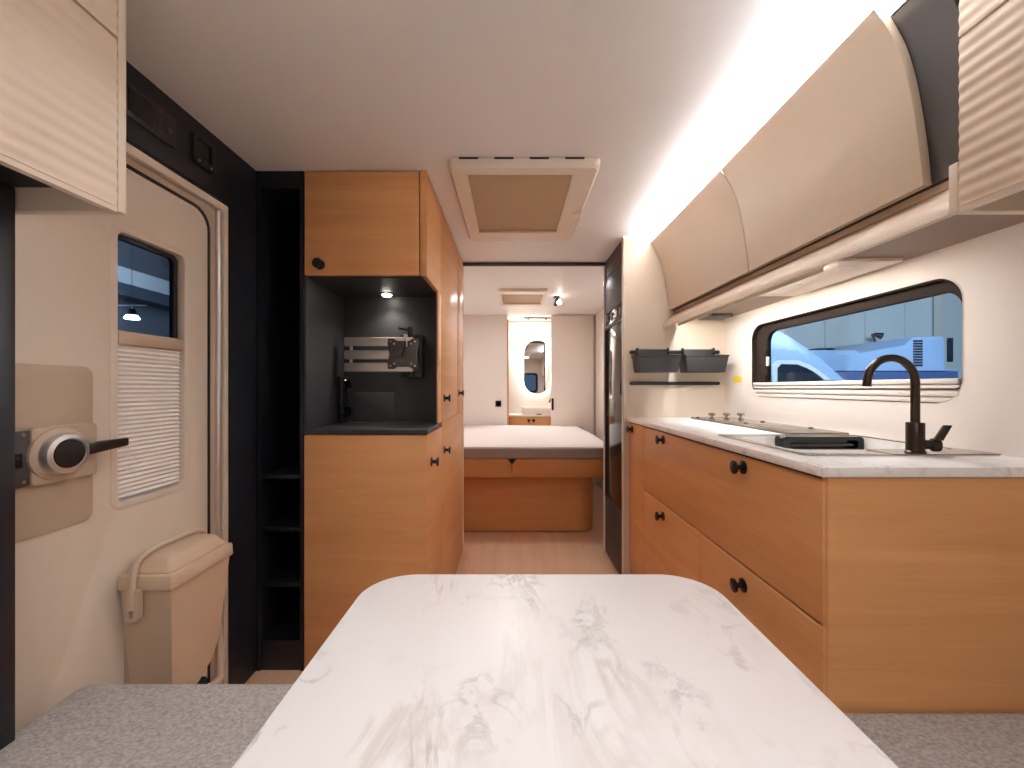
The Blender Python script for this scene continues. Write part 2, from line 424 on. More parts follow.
MB().box(LX + .004, LX + .016, .80, .842, .915, 1.03, .002).build('strike_plate', 'fridge', d1)
MB().box(LX + .016, LX + .018, .815, .828, .955, .985, .001).build('latch_slot', 'gloss', d1)
for zz in (.925, 1.022):
    MB().lathe((LX + .0155, .828, zz), (1, 0, 0), [(.005, 0), (.004, .003), (0, .003)], 12).build('screw', 'steel', d1)

# waste bin hung on the door
wb = thing('waste_bin', 'cream lidded waste bin hung on the lower part of the entrance door', 'bin', (-.955, 1.15, .19))
bp_ = [(1.045, .60)] + [tuple(p) for p in catmull([(1.074, .24), (1.12, .252), (1.17, .272), (1.212, .305), (1.236, .35)], 4)] + [(1.244, .42), (1.262, .60)]
tb_ = bmesh.new(); LL = []
for xx, sh_ in ((-1.022, 0), (-.89, 1)):
    LL.append([tb_.verts.new((xx - sh_ * .022 * (.60 - p[1]) / .36, p[0], p[1])) for p in bp_])
tb_.faces.new(LL[0][::-1]); tb_.faces.new(LL[1])
for k in range(len(bp_)): tb_.faces.new((LL[0][k], LL[0][(k + 1) % len(bp_)], LL[1][(k + 1) % len(bp_)], LL[1][k]))
bmesh.ops.recalc_face_normals(tb_, faces=tb_.faces[:])
m_ = MB(); m_._merge(tb_); m_.build('bin_body', 'bin', wb)
MB().box(-1.02, -.935, 1.09, 1.235, .19, .235, .01).build('bin_foot', 'gasket', wb)
t = MB()
t.taper_box([(-1.026, 1.036, .592), (-.882, 1.036, .592), (-.882, 1.270, .592), (-1.026, 1.270, .592)],
            [(-1.024, 1.038, .632), (-.884, 1.038, .632), (-.884, 1.268, .632), (-1.024, 1.268, .632)], .006)
t.taper_box([(-1.020, 1.044, .630), (-.890, 1.044, .630), (-.890, 1.262, .630), (-1.020, 1.262, .630)],
            [(-1.008, 1.072, .672), (-.915, 1.072, .672), (-.915, 1.238, .672), (-1.008, 1.238, .672)], .012, 3)
t.build('bin_lid', 'bin', wb)
hp = catmull([(-.975, 1.026, .55), (-.975, 1.030, .63), (-.975, 1.056, .676), (-.975, 1.15, .684), (-.975, 1.248, .676), (-.975, 1.272, .64), (-.975, 1.276, .58)], 6)
MB().tube(hp, .01, 12, flat=(.004, .011, (1, 0, .0))).build('bin_handle', 'bin', wb) if False else MB().tube(hp, .0075, 10).build('bin_handle', 'bin', wb)
MB().plate(rrect(-.990, -.960, .52, .60, .006), [rrect(-.982, -.970, .53, .59, .003)], 'y', 1.024, 1.04).build('bin_latch', 'bin', wb)
MB().tube(catmull([(-.94, 1.262, .46), (-.935, 1.270, .36), (-.925, 1.268, .26), (-.92, 1.255, .205), (-.95, 1.20, .20)], 5), .011, 10).build('bin_bracket', 'bin', wb)
MB().box(-1.029, -1.02, 1.06, 1.25, .25, .62, .003).build('mounting_plate', 'tan', wb)

# ------------------------------------------------------------------ panels over the door
FX = XL + .022
cp = thing('control_panel', 'black control panel with small buttons, nearest on the fascia above the door', 'control panel', (FX, 1.10, 1.84))
MB().plate(rrect(1.035, 1.20, 1.835, 1.925, .006), [], 'x', FX - .001, FX + .006, .002).build('panel_plate', 'blackpl', cp)
MB().box(FX + .006, FX + .008, 1.05, 1.115, 1.85, 1.91).build('display', 'gloss', cp)
for k in range(4):
    MB().lathe((FX + .005, 1.142, 1.855 + .017 * k), (1, 0, 0), [(.0045, 0), (.004, .004), (0, .004)], 12).build('button', 'slate', cp)
MB().lathe((FX + .005, 1.172, 1.872), (1, 0, 0), [(.010, 0), (.009, .008), (0, .008)], 16).build('rotary_knob', 'slate', cp)
cp = thing('heater_display', 'square black framed display, second on the fascia above the door', 'control panel', (FX, 1.30, 1.84))
MB().plate(rrect(1.262, 1.352, 1.84, 1.935, .008), [rrect(1.275, 1.339, 1.862, 1.925, .003)], 'x', FX - .001, FX + .010, .002).build('panel_frame', 'blackpl', cp)
MB().box(FX + .0, FX + .004, 1.274, 1.340, 1.861, 1.926).build('display', 'gloss', cp)
for yy in (1.283, 1.335):
    MB().lathe((FX + .009, yy, 1.851), (1, 0, 0), [(.004, 0), (.0035, .003), (0, .003)], 12).build('button', 'alu', cp)

# ------------------------------------------------------------------ ribbed overhead cabinets near the camera
def ribbed(x, sgn, y0, y1, z0, z1, pitch=.026, amp=.0010, th=.016):
    pts = []; n = int((z1 - z0) / pitch * 8)
    for k in range(n + 1):
        z = z0 + (z1 - z0) * k / n
        pts.append((x + sgn * amp * math.cos(2 * PI * (z - 1.46) / pitch), z))
    pts += [(x - sgn * th, z1), (x - sgn * th, z0)]
    return MB().plate(pts, [], 'y', y0, y1)
def near_cabinet(label, xf, xw, sgn):
    c = thing('overhead_cabinet', label, 'cabinet', ((xf + xw) / 2, -.3, 1.46))
    xa, xb = sorted((xf - sgn * .018, xw))
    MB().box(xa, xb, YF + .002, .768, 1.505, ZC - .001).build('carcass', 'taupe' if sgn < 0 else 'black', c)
    MB().box(*sorted((xf, xw)), .769, .786, 1.46, ZC - .001 if sgn > 0 else 1.556, .002).build('end_panel', 'cream_trim', c)
    for (a, b) in ((.0, .767), (YF + .004, -.004)):
        ribbed(xf, sgn, a, b, 1.468, 1.788).build('cabinet_door', 'cream_rib', c)
        ribbed(xf, sgn, a, b, 1.793, ZC - .003).build('upper_door', 'cream_rib', c)
    l = MB().lathe(((xf + xw) / 2 - .02, .60, 1.505), (0, 0, -1), [(.034, 0), (.034, .006), (.028, .01), (0, .01)]).build('downlight', 'blackpl', c)
    MB().box(*sorted((xf - sgn * .002, xf - sgn * .016)), YF + .002, .769, 1.458, 1.468).build('bottom_rail', 'cream_trim', c)
    return c
near_cabinet('ribbed cream overhead cabinet at the upper left, before the entrance door', -.757, XL + .001, 1)
near_cabinet('ribbed cream overhead cabinet at the upper right, next to the curved flap cabinet', .857, XR - .001, -1)

# ------------------------------------------------------------------ curved kitchen overhead cabinet
oc = thing('overhead_cabinet', 'long overhead kitchen cabinet with two curved beige flap doors', 'cabinet', (1.0, 1.5, 1.46))
front = [(.780, 1.938), (.806, 1.900), (.832, 1.850), (.852, 1.785), (.866, 1.715), (.877, 1.64), (.886, 1.557)]
cur = [tuple(p) for p in catmull(front, 5)]
def offset(c, d):
    out = []
    for i, p in enumerate(c):
        a = Vector(c[max(0, i - 1)]); b = Vector(c[min(len(c) - 1, i + 1)])
        t = (b - a).normalized(); nrm = Vector((-t.y, t.x))
        if nrm.x < 0: nrm = -nrm
        out.append(tuple(Vector(p) + nrm * d))
    return out
def curved(y0, y1, d0, d1):
    return MB().plate(offset(cur, d0) + offset(cur, d1)[::-1], [], 'y', y0, y1, .003)
body = offset(cur, .024)
MB().plate([p for p in body if p[1] <= 1.926] + [(XR - .001, 1.557), (XR - .001, 1.926)], [], 'y', .770, 2.268).build('carcass', 'slate', oc)
curved(.862, 1.497, 0, .021).build('flap_door', 'cream', oc)
curved(1.502, 2.262, 0, .021).build('flap_door', 'cream', oc)
rail = [(.918, 1.538), (.905, 1.528), (.894, 1.515), (.876, 1.498), (.862, 1.482), (.858, 1.460), (.872, 1.460), (.876, 1.475), (.895, 1.50), (.930, 1.515), (.930, 1.538)]
MB().plate(rail, [], 'y', .787, 2.268).build('bottom_rail', 'cream', oc)
MB().box(.915, .930, .787, 2.268, 1.5385, 1.5565).build('shadow_gap', 'tan', oc)
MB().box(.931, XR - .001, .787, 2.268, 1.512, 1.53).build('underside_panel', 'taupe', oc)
# underside lamp and hidden LED strip
ul = thing('under_cabinet_lamp', 'flat pale lamp panel under the curved kitchen cabinet', 'lamp', (1.06, 1.4, 1.5))
MB().box(.952, 1.175, 1.20, 1.66, 1.500, 1.5118, .003).build('lamp_housing', 'cream_trim', ul)
MB().box(.931, .9355, 1.20, 2.25, 1.468, 1.5118, .001).build('shade_flange', 'cream_trim', ul)
MB().box(.9375, .951, 1.215, 2.24, 1.5005, 1.511).build('lamp_diffuser', 'led', ul)
MB().box(.99, 1.08, 1.25, 1.60, 1.4985, 1.5003, .0005).build('cover_plate', 'dimlamp', ul)
MB().rod((1.04, 1.45, 1.4965), (1.04, 1.45, 1.4985), .008).build('lamp_switch', 'alu', ul)
hk = thing('corner_socket', 'small dark socket under the far end of the curved cabinet', 'socket', (1.12, 2.15, 1.5))
MB().box(1.03, 1.16, 2.10, 2.22, 1.496, 1.5118, .004).build('socket_body', 'slate', hk)
MB().rod((1.045, 2.08, 1.504), (1.045, 2.11, 1.504), .007).build('socket_plug', 'blackpl', hk)
ls = thing('led_strip', 'glowing LED strip along the top of the curved kitchen cabinet', 'light', (.85, 1.5, 1.925))
MB().box(.819, .836, .80, 2.26, 1.9262, 1.9385).build('led_profile', 'alu', ls)
MB().box(.820, .835, .81, 2.25, 1.9385, 1.941).build('led_diffuser', 'led', ls)

# ------------------------------------------------------------------ knob
def knob(parent, p, ax):
    return MB().lathe(p, ax, [(.0195, -.0004), (.0195, .0035), (.008, .007), (.007, .016), (.009, .021), (.019, .025), (.0195, .029), (.017, .0305), (0, .031)], 22).build('knob', 'blackpl', parent)

# ------------------------------------------------------------------ kitchen base unit
KX = .665
ku = thing('kitchen_cabinet', 'oak kitchen base cabinet with drawers under the marble worktop', 'cabinet', (.93, 1.55, 0))
MB().box(KX + .02, XR - .001, .866, 2.268, .08, .785).box(KX + .02, KX + .035, .866, 2.268, .785, .925).box(KX + .02, XR - .001, 1.45, 2.268, .785, .925).build('carcass', 'oak', ku)
MB().box(KX + .003, XR - .001, .845, .865, .0, .931, .004).build('end_panel', 'oak', ku)
MB().box(KX + .05, XR - .01, .87, 2.26, .0, .08).build('plinth', 'blackpl', ku)
MB().box(KX + .004, KX + .02, .866, 2.267, .920, .931).build('shadow_gap', 'gasket', ku)
def front_box(nm, y0, y1, z0, z1, bev=.005):
    return MB().box(KX, KX + .019, y0, y1, z0, z1, bev, 3).build(nm, 'oak', ku)
f = front_box('drawer', .852, 2.018, .6095, .924, .007); knob(f, (KX, 1.15, .892), (-1, 0, 0)); knob(f, (KX, 1.76, .892), (-1, 0, 0))
f = front_box('drawer', .852, 1.415, .085, .6055); knob(f, (KX, 1.15, .553), (-1, 0, 0))
f = front_box('drawer', 1.419, 2.018, .085, .6055); knob(f, (KX, 1.76, .556), (-1, 0, 0))
f = front_box('cabinet_door', 2.022, 2.266, .085, .924); knob(f, (KX, 2.215, .892), (-1, 0, 0))

# worktop (L-shaped cut for the sink is a hole)
wt = MB().plate([(.651, .838), (XR - .001, .838), (XR - .001, 2.268), (.651, 2.268)], [rrect(.735, 1.192, 1.05, 1.395, .03)], 'z', .932, .954, .003).build('worktop', 'worktop')
wt['label'] = 'white marble-look worktop on the oak kitchen cabinet'; wt['category'] = 'worktop'
# sink
sk = thing('sink', 'recessed kitchen sink with steel rim in the marble worktop', 'sink', (.95, 1.22, .80))
MB().plate(rrect(.716, 1.20, .972, 1.405, .02), [rrect(.742, 1.183, 1.057, 1.388, .03)], 'z', .9542, .9575, .001).build('sink_rim', 'steel', sk)
bw = MB()
bw.plate(rrect(.739, 1.188, 1.054, 1.391, .03), [rrect(.745, 1.182, 1.06, 1.385, .028)], 'z', .80, .954)
bw.plate(rrect(.739, 1.188, 1.054, 1.391, .03), [], 'z', .795, .802)
bw.build('sink_bowl', 'worktop', sk)
MB().lathe((.95, 1.2, .802), (0, 0, 1), [(.04, 0), (.04, .003), (.03, .004), (0, .002)]).build('sink_drain', 'steel', sk)
MB().plate(rrect(.93, 1.198, .976, 1.054, .004), [], 'z', .9576, .9590).build('tap_ledge', 'deck', sk)
tr = thing('dish_tray', 'glossy black tray hanging inside the sink', 'tray', (1.05, 1.34, .87))
MB().plate(rrect(.908, 1.178, .885, .9565, (.004, .004, .012, .012)), [rrect(.93, 1.158, .917, .945, .01)], 'y', 1.338, 1.382, .002).box(.912, 1.172, 1.36, 1.380, .89, .953).build('tray_body', 'gloss', tr)
MB().box(.935, 1.15, 1.345, 1.359, .925, .931, .002).build('tray_handle', 'slate', tr)
MB().box(.975, 1.018, 1.3365, 1.3378, .899, .909).build('tray_label', 'white', tr, label='white label')
# hob
hb = thing('hob', 'flat taupe glass hob behind the sink along the wall', 'hob', (1.08, 1.8, .954))
MB().plate(rrect(.975, 1.195, 1.41, 2.19, .012), [], 'z', .9545, .962, .002).build('glass_top', 'deck', hb)
for xx in (1.03, 1.105, 1.178):
    k = MB().lathe((xx, 2.06, .962), (0, 0, 1), [(.014, 0), (.014, .003), (.006, .006), (.006, .015), (.018, .018), (.018, .027), (.015, .029), (0, .029)], 18).build('control_knob', 'steel', hb)
for (xx, yy) in ((.985, 2.12), (1.04, 1.78), (1.165, 1.86), (1.165, 1.56)):
    MB().rod((xx, yy, .962), (xx, yy, .967), .009).build('rubber_pad', 'blackpl', hb)
# tap
tx, ty, tz = 1.006, .998, .9591
tp = thing('tap', 'dark bronze swan-neck kitchen tap standing by the sink', 'tap', (tx, ty, tz))
MB().lathe((tx, ty, tz), (0, 0, 1), [(.0205, 0), (.0205, .003), (.018, .005), (.018, .073), (.0168, .075), (0, .075)]).build('tap_body', 'bronze', tp)
cx = tx - .060
pts = [(tx, ty, 1.02), (tx, ty, 1.08)] + [(cx + .060 * math.cos(a), ty, 1.134 + .061 * math.sin(a)) for a in [PI * k / 18 for k in range(0, 19)]] + [(cx - .061, ty, 1.124)]
MB().tube(pts, .0092, 18).build('spout', 'bronze', tp)
MB().rod((tx + .014, ty - .004, .980), (tx + .034, ty - .014, .980), .0115).lathe((tx + .028, ty - .011, .980), (.88, -.47, 0), [(.0150, 0), (.0165, .002), (.0165, .014), (.015, .016), (0, .016)], 22).build('tap_arm', 'bronze', tp)
MB().taper_box([(tx + .028, ty - .020, .992), (tx + .042, ty - .027, .992), (tx + .045, ty - .018, .992), (tx + .031, ty - .011, .992)], [(tx + .045, ty - .024, 1.030), (tx + .060, ty - .031, 1.030), (tx + .062, ty - .025, 1.027), (tx + .047, ty - .018, 1.027)], .001).build('tap_lever', 'bronze', tp)

# rails and boxes on the partition
PY = 2.27
def hang_rail(label, z):
    r = thing('hanging_rail', label, 'rail', (.915, PY, z))
    MB().plate(rrect(.662, 1.17, z - .010, z + .010, .0099), [], 'y', PY - .022, PY - .012, .002).build('rail_bar', 'blackpl', r)
    for xx in (.69, 1.14):
        MB().rod((xx, PY - .013, z), (xx, PY - .0005, z), .008).build('rail_bracket', 'blackpl', r)
hang_rail('upper black rail on the partition, holding two boxes', 1.322)
hang_rail('lower black rail on the partition, left empty', 1.146)
def rail_box(label, x0, x1, col):
    b = thing('storage_box', label, 'box', ((x0 + x1) / 2, PY - .07, 1.205), 'boxes hung on the black rail')
    t = MB(); y0, y1, z0, z1 = PY - .135, PY - .026, 1.205, 1.292
    t.taper_box([(x0 + .012, y0 + .012, z0), (x1 - .012, y0 + .012, z0), (x1 - .012, y1, z0), (x0 + .012, y1, z0)],
                [(x0, y0, z1), (x1, y0, z1), (x1, y1, z1), (x0, y1, z1)], .006)
    t.build('box_body', col, b)
    MB().plate(rrect(x0 - .003, x1 + .003, y0 - .004, y1 + .001, .008), [rrect(x0 + .006, x1 - .006, y0 + .005, y1 - .006, .005)], 'z', z1 - .001, z1 + .006).build('box_rim', col, b)
    MB().box(x0 + .03, x1 - .03, y1, y1 + .004, z0 + .03, z1 + .045, .001).build('box_back', col, b)
    for xx in (x0 + .03, x1 - .03):
        MB().tube([(xx, y1 + .001, z1 + .01), (xx, y1 - .010, z1 + .030), (xx, y1 - .004, z1 + .048), (xx, y1 + .012, z1 + .046)], .006, 8).build('hook', 'blackpl', b)
rail_box('left grey storage box on the upper rail, next to the fridge', .672, .905, 'boxgrey')
rail_box('right grey storage box on the upper rail, next to the window', .928, 1.160, 'boxgrey')
st = thing('sticker', 'yellow and white sticker on the wall beside the kitchen window', 'sticker', (XR - .001, 2.14, 1.16))
MB().box(XR - .0015, XR + .0005, 2.105, 2.185, 1.152, 1.182).build('yellow_field', 'yellow', st)
MB().box(XR - .0015, XR - .0002, 2.105, 2.185, 1.184, 1.222).build('printed_field', 'white', st)

# ------------------------------------------------------------------ kitchen window
w1 = thing('window_1', 'long tinted kitchen window with rounded corners above the sink', 'window', (XR + .02, 1.55, WZ0), kind='structure')
MB().plate(rrect(WY0 - .0005, WY1 + .018, WZ0 - .0005, WZ1 + .004, .078, 8), [rrect(WY0 + .001, WY1 - .001, WZ0 + .001, WZ1 - .001, .074, 8)], 'x', XR - .0012, XR + .001).build('window_surround', 'wall', w1)
MB().plate(rrect(WY0 + .0005, WY1 - .0005, WZ0 + .0005, WZ1 - .0005, .0745, 8), [rrect(WY0 + .022, WY1 - .085, WZ0 + .03, WZ1 - .040, .055, 8)], 'x', XR + .022, XR + .044, .002).build('window_frame', 'frame_brown', w1)
MB().plate(rrect(WY0 + .001, WY1 - .001, WZ0 + .04, WZ1 - .001, (.02, .02, .074, .074), 8), [rrect(WY0 + .004, WY1 - .004, WZ0 + .044, WZ1 - .006, (.02, .02, .07, .07), 8)], 'x', XR + .001, XR + .022).build('window_reveal', 'frame_brown', w1)
MB().plate(rrect(WY0 + .02, WY1 - .05, WZ0 + .02, WZ1 - .02, .06, 8), [], 'x', XR + .030, XR + .034).build('window_glass', 'window_glass', w1)
bl = MB()
for k in range(4):
    za = WZ0 + .004 + .0175 * k
    bl.box(XR + .002 - (.004 if k % 2 else 0), XR + .02, WY0 + (.03 if k == 0 else .012), WY1 - (.03 if k == 0 else .012), za, za + .0155, .003)
bl.box(XR + .012, XR + .020, WY0 + .03, WY1 - .03, WZ0 + .003, WZ0 + .072)
bl.build('blind_stack', 'white', w1)
for (zz, hh) in ((1.285, .02), (1.225, .045), (1.155, .03)):
    MB().box(XR + .014, XR + .023, WY1 - .105 if hh > .04 else WY1 - .09, WY1 - .075 if hh < .04 else WY1 - .092, zz, zz + hh, .002).build('window_latch', 'white' if hh > .04 else 'blackpl', w1)

# ------------------------------------------------------------------ tall oak cabinet with TV niche
CX, CY, CYE = -.336, 1.58, 2.735
tc_ = thing('tall_cabinet', 'tall oak cabinet with a black open niche, beside the black shelf unit', 'cabinet', (-.58, 2.1, 0))
CL = -.822
MB().box(CL, CX - .02, CY + .02, CYE, 0, .945).build('lower_carcass', 'oak', tc_)
MB().box(CL, CX - .02, 1.96, CYE, .96, ZC - .001).build('rear_carcass', 'oak', tc_)
MB().box(CL, CX - .02, CY + .02, 1.96, 1.572, ZC - .001).build('upper_carcass', 'oak', tc_)
MB().box(CL, CX, CY, CY + .0195, .004, .934, .003).build('front_panel', 'oak', tc_)
# counter with bevelled corner
MB().plate([(CL, CY - .004), (CX + .002, CY - .004), (CX + .004, 1.818), (CX - .02, 1.822), (CX - .02, 1.93), (CL, 1.93)], [], 'z', .936, .956, .002).build('niche_counter', 'blackgrain', tc_)
# niche lining
nl = MB()
nl.box(CL, CX - .0195, 1.934, 1.958, .956, 1.566)
nl.box(CL, CL + .008, CY, 1.934, .956, 1.566)
nl.box(CL + .008, CX - .019, CY + .021, 1.934, 1.560, 1.570)
nl.box(CX - .016, CX - .0075, 1.822, 1.8945, .956, 1.560)
nl.box(CX - .026, CX - .0195, 1.8945, 1.934, .956, 1.560)
nl.build('niche_lining', 'blackgrain', tc_)
f = MB().box(CL + .003, CX - .0315, CY - .0015, CY + .018, 1.566, ZC - .004, .002).build('upper_door', 'oak', tc_); knob(f, (-.757, CY - .001, 1.606), (0, -1, 0))
MB().plate(rrect(CX - .026, CX, 1.5625, ZC - .001, .006, 3), [], 'y', CY, CY + .30).build('corner_post', 'oak', tc_)
# side skin above the counter
MB().box(CX - .019, CX, CY + .301, 1.895, 1.562, ZC - .001).box(CX - .007, CX, 1.820, 1.895, .958, 1.562, .001).build('side_panel', 'oak', tc_)
MB().box(CX - .019, CX, 1.8975, CYE, 1.908, ZC - .001).build('side_top', 'oak', tc_)
f = MB().box(CX - .019, CX, 1.8975, 2.459, .960, 1.905, .0015).build('side_door', 'oak', tc_); knob(f, (CX, 1.985, 1.07), (1, 0, 0))
f = MB().box(CX - .019, CX, 2.4615, CYE, .960, 1.905, .0015).build('side_door', 'oak', tc_); knob(f, (CX, 2.53, 1.088), (1, 0, 0))
f = MB().box(CX - .019, CX, CY + .02, 1.919, .01, .934, .0015).build('side_door', 'oak', tc_); knob(f, (CX, 1.665, .813), (1, 0, 0))
f = MB().box(CX - .019, CX, 1.9205, CYE, .01, .957, .0015).build('side_door', 'oak', tc_); knob(f, (CX, 1.985, .813), (1, 0, 0))
sp = MB().lathe((-.585, 1.87, 1.560), (0, 0, -1), [(.03, 0), (.03, .004), (.02, .006), (0, .006)]).build('niche_spot', 'alu', tc_)
MB().lathe((-.585, 1.87, 1.5535), (0, 0, -1), [(.021, 0), (.019, .005), (0, .007)]).build('spot_lens', 'spot', sp)
# TV bracket
tv = thing('tv_bracket', 'aluminium television arm with black mounting plate in the dark niche', 'bracket', (-.58, 1.93, 1.2))
for zz in (1.333, 1.273, 1.2155):
    MB().box(-.772, -.455, 1.835, 1.865, zz - .0205, zz + .0205, .004).build('arm_bar', 'alu', tv)
for za, zb in ((1.236, 1.254), (1.293, 1.313)):
    MB().rod((-.744, 1.85, za), (-.744, 1.85, zb), .008).build('arm_hinge', 'alu', tv)
MB().rod((-.47, 1.85, 1.175), (-.47, 1.85, 1.40), .013).rod((-.47, 1.85, 1.385), (-.52, 1.84, 1.395), .006).build('pivot_post', 'blackpl', tv)
MB().box(-.52, -.42, 1.865, 1.933, 1.17, 1.37, .004).build('wall_mount', 'blackpl', tv)
vp = MB().plate([(-.556, 1.205), (-.53, 1.205), (-.515, 1.215), (-.46, 1.215), (-.445, 1.205), (-.423, 1.205), (-.420, 1.225), (-.428, 1.27), (-.420, 1.32), (-.423, 1.342), (-.445, 1.342), (-.46, 1.332), (-.515, 1.332), (-.53, 1.342), (-.556, 1.342), (-.558, 1.32), (-.55, 1.27), (-.558, 1.225)], [], 'y', 1.79, 1.80, .002).build('mounting_plate', 'slate', tv)
MB().box(-.52, -.455, 1.80, 1.837, 1.24, 1.31, .004).build('tilt_head', 'blackpl', tv)
for (xx, zz) in ((-.543, 1.328), (-.527, 1.318), (-.435, 1.328), (-.45, 1.318), (-.543, 1.219), (-.527, 1.229), (-.435, 1.219), (-.45, 1.229)):
    MB().lathe((xx, 1.7905, zz), (0, -1, 0), [(.006, 0), (.005, .003), (0, .003)], 12).build('screw', 'steel', vp)
MB().tube([(-.478, 1.786, 1.33), (-.478, 1.784, 1.30), (-.488, 1.784, 1.27), (-.492, 1.786, 1.255)], .005, 8).build('release_cord', 'blackpl', vp)
MB().box(-.485, -.468, 1.788, 1.792, 1.305, 1.36, .001).build('release_tab', 'alu', vp)
# sockets
ss = thing('socket_strip', 'black vertical socket strip at the left rear of the dark niche', 'socket', (-.79, 1.9, .957))
MB().box(CL + .0085, CL + .032, 1.862, 1.932, .9565, 1.175, .004).build('strip_body', 'blackpl', ss)
for zz in (1.01, 1.135):
    MB().lathe((CL + .03, 1.897, zz), (.8, -.5, .0), [(.027, -.004), (.027, .012), (.022, .016), (.019, .008), (0, .008)], 22).build('socket', 'gloss', ss)
an = thing('niche_plate', 'flat paler grey plate low on the niche back wall', 'panel', (-.70, 1.933, .96))  # thin rectangle in a paler grey than the niche lining
MB().plate(rrect(-.765, -.57, .958, 1.10, .004), [], 'y', 1.930, 1.9339, .001).build('plate', plain('niche_plate_grey', srgb(58, 58, 60), .5), an)

# ------------------------------------------------------------------ black shelf unit
sh = thing('shelf_unit', 'tall open black shelf unit between entrance door and oak cabinet', 'shelf', (-.93, 1.75, 0))
sx0, sx1, sy0, sy1 = XL + .023, CL - .004, 1.582, 1.94
MB().box(sx0, sx0 + .016, sy0, sy1, 0, ZC - .001, .001).build('side_panel', 'black', sh)
MB().box(sx1 - .014, sx1, sy0, sy1, 0, ZC - .001, .001).build('side_panel', 'black', sh)
MB().box(sx0 + .016, sx1 - .014, sy1 - .012, sy1, .0, ZC - .001).build('back_panel', 'black', sh)
MB().box(sx0 + .016, sx1 - .014, sy0 + .002, sy1 - .012, ZC - .07, ZC - .001).build('top_panel', 'black', sh)
MB().box(sx0 + .016, sx1 - .014, sy0 + .006, sy1 - .012, 0, .118).build('plinth', 'black', sh)
for zz in (.765, .555, .335):
    MB().box(sx0 + .016, sx1 - .014, sy0 + .012, sy1 - .012, zz - .008, zz + .008, .002).build('shelf', plain('shelf_black', srgb(34, 34, 44), .35) if zz > .7 else 'black', sh)

# ------------------------------------------------------------------ fridge
fr = thing('fridge', 'slim built-in dark fridge with reflective door beside the kitchen partition', 'fridge', (.9, 2.51, 0))
FXX = .637
MB().box(FXX + .02, XR - .002, 2.290, 2.732, .0, ZC - .001).build('fridge_body', 'slate', fr)
MB().box(FXX, FXX + .019, 2.293, 2.731, 1.618, 1.86, .002).build('upper_panel', 'fridge', fr)
MB().box(FXX, FXX + .019, 2.293, 2.731, 1.864, ZC - .002, .002).build('top_panel', 'fridge', fr)
c = MB().box(FXX + .002, FXX + .019, 2.296, 2.729, 1.535, 1.612, .002).build('control_strip', 'gloss', fr)
for yy in (2.36, 2.46, 2.56, 2.66):
    MB().box(FXX - .002, FXX + .003, yy - .022, yy + .022, 1.553, 1.597, .002).build('button', 'steel' if yy in (2.46,) else 'slate', c)
MB().box(FXX, FXX + .019, 2.296, 2.731, .385, 1.528, .003).build('fridge_door', plain('fridge_gloss', srgb(30, 27, 26), .1), fr)
MB().plate([(2.296, .385), (2.731, .385), (2.731, 1.528), (2.296, 1.528)], [[(2.312, .40), (2.715, .40), (2.715, 1.512), (2.312, 1.512)]], 'x', FXX - .003, FXX + .001).build('door_edge', 'fridge', fr)
MB().box(FXX - .012, FXX, 2.312, 2.330, 1.08, 1.16, .003).build('fridge_latch', 'blackpl', fr)
MB().box(FXX, FXX + .019, 2.293, 2.731, .01, .378, .002).build('base_panel', 'fridge', fr)

# ------------------------------------------------------------------ roof hatches
def hatch(label, x0, x1, y0, y1, drop, ix0, ix1, iy0, iy1, slots=True):
    h = thing('roof_hatch', label, 'roof hatch', ((x0 + x1) / 2, (y0 + y1) / 2, ZC - drop))
    zt = ZC - .0005; zb = ZC - drop
    # tapered frame: outer loop at ceiling, inner loop lower
    t = bmesh.new()
    def loop(a, b, c_, d, z, r): return [t.verts.new((p[0], p[1], z)) for p in rrect(a, b, c_, d, r, 4)]
    L = [loop(x0, x1, y0, y1, zt, .03), loop(x0 + .003, x1 - .003, y0 + .003, y1 - .003, zb + .012, .03), loop(x0 + .012, x1 - .012, y0 + .012, y1 - .012, zb + .002, .025),
         loop(ix0 - .03, ix1 + .03, iy0 - .02, iy1 + .05, zb, .012), loop(ix0 - .008, ix1 + .008, iy0 - .008, iy1 + .008, zb + .004, .008), loop(ix0, ix1, iy0, iy1, zb + .002, .006), loop(ix0, ix1, iy0, iy1, zt, .006)]
    for a, b in zip(L, L[1:]):
        for k in range(len(a)):
            t.faces.new((a[k], a[(k + 1) % len(a)], b[(k + 1) % len(b)], b[k]))
    m = MB(); m._merge(t); m.build('hatch_frame', 'hatch', h)
    MB().box(ix0 - .002, ix1 + .002, iy0 - .002, iy1 + .002, zb + .010, zb + .016).build('fly_screen', 'screen', h)
    MB().box(ix0 - .001, ix1 + .001, iy1 - .012, iy1 + .010, zb - .003, zb + .01, .002).build('screen_bar', 'hatch', h)
    if slots:
        for k in range(4):
            xx = x0 + .045 + k * .132
            MB().box(xx, xx + .072, y0 - .002, y0 + .006, ZC - .007, ZC - .001).build('air_slot', 'gasket', h)
        MB().lathe((.312, 1.90, zb + .004), (0, 0, -1), [(.022, 0), (.021, .008), (.016, .011), (0, .011)]).build('hatch_knob', 'white', h)
    return h
hatch('large roof hatch with tan screen in the kitchen ceiling', -.243, .336, 1.49, 2.26, .036, -.173, .235, 1.55, 2.13)
hatch('small roof hatch in the far bedroom ceiling', -.13, .315, 3.45, 4.10, .03, -.09, .28, 3.56, 3.98, False)
bs = thing('reading_spot', 'small black spot lamp on the bedroom ceiling', 'lamp', (.42, 3.75, ZC - .09))
MB().rod((.42, 3.76, ZC - .012), (.42, 3.76, ZC - .0005), .03).build('spot_base', 'blackpl', bs)
MB().rod((.42, 3.76, ZC - .03), (.42, 3.76, ZC - .01), .006).build('spot_stem', 'blackpl', bs)
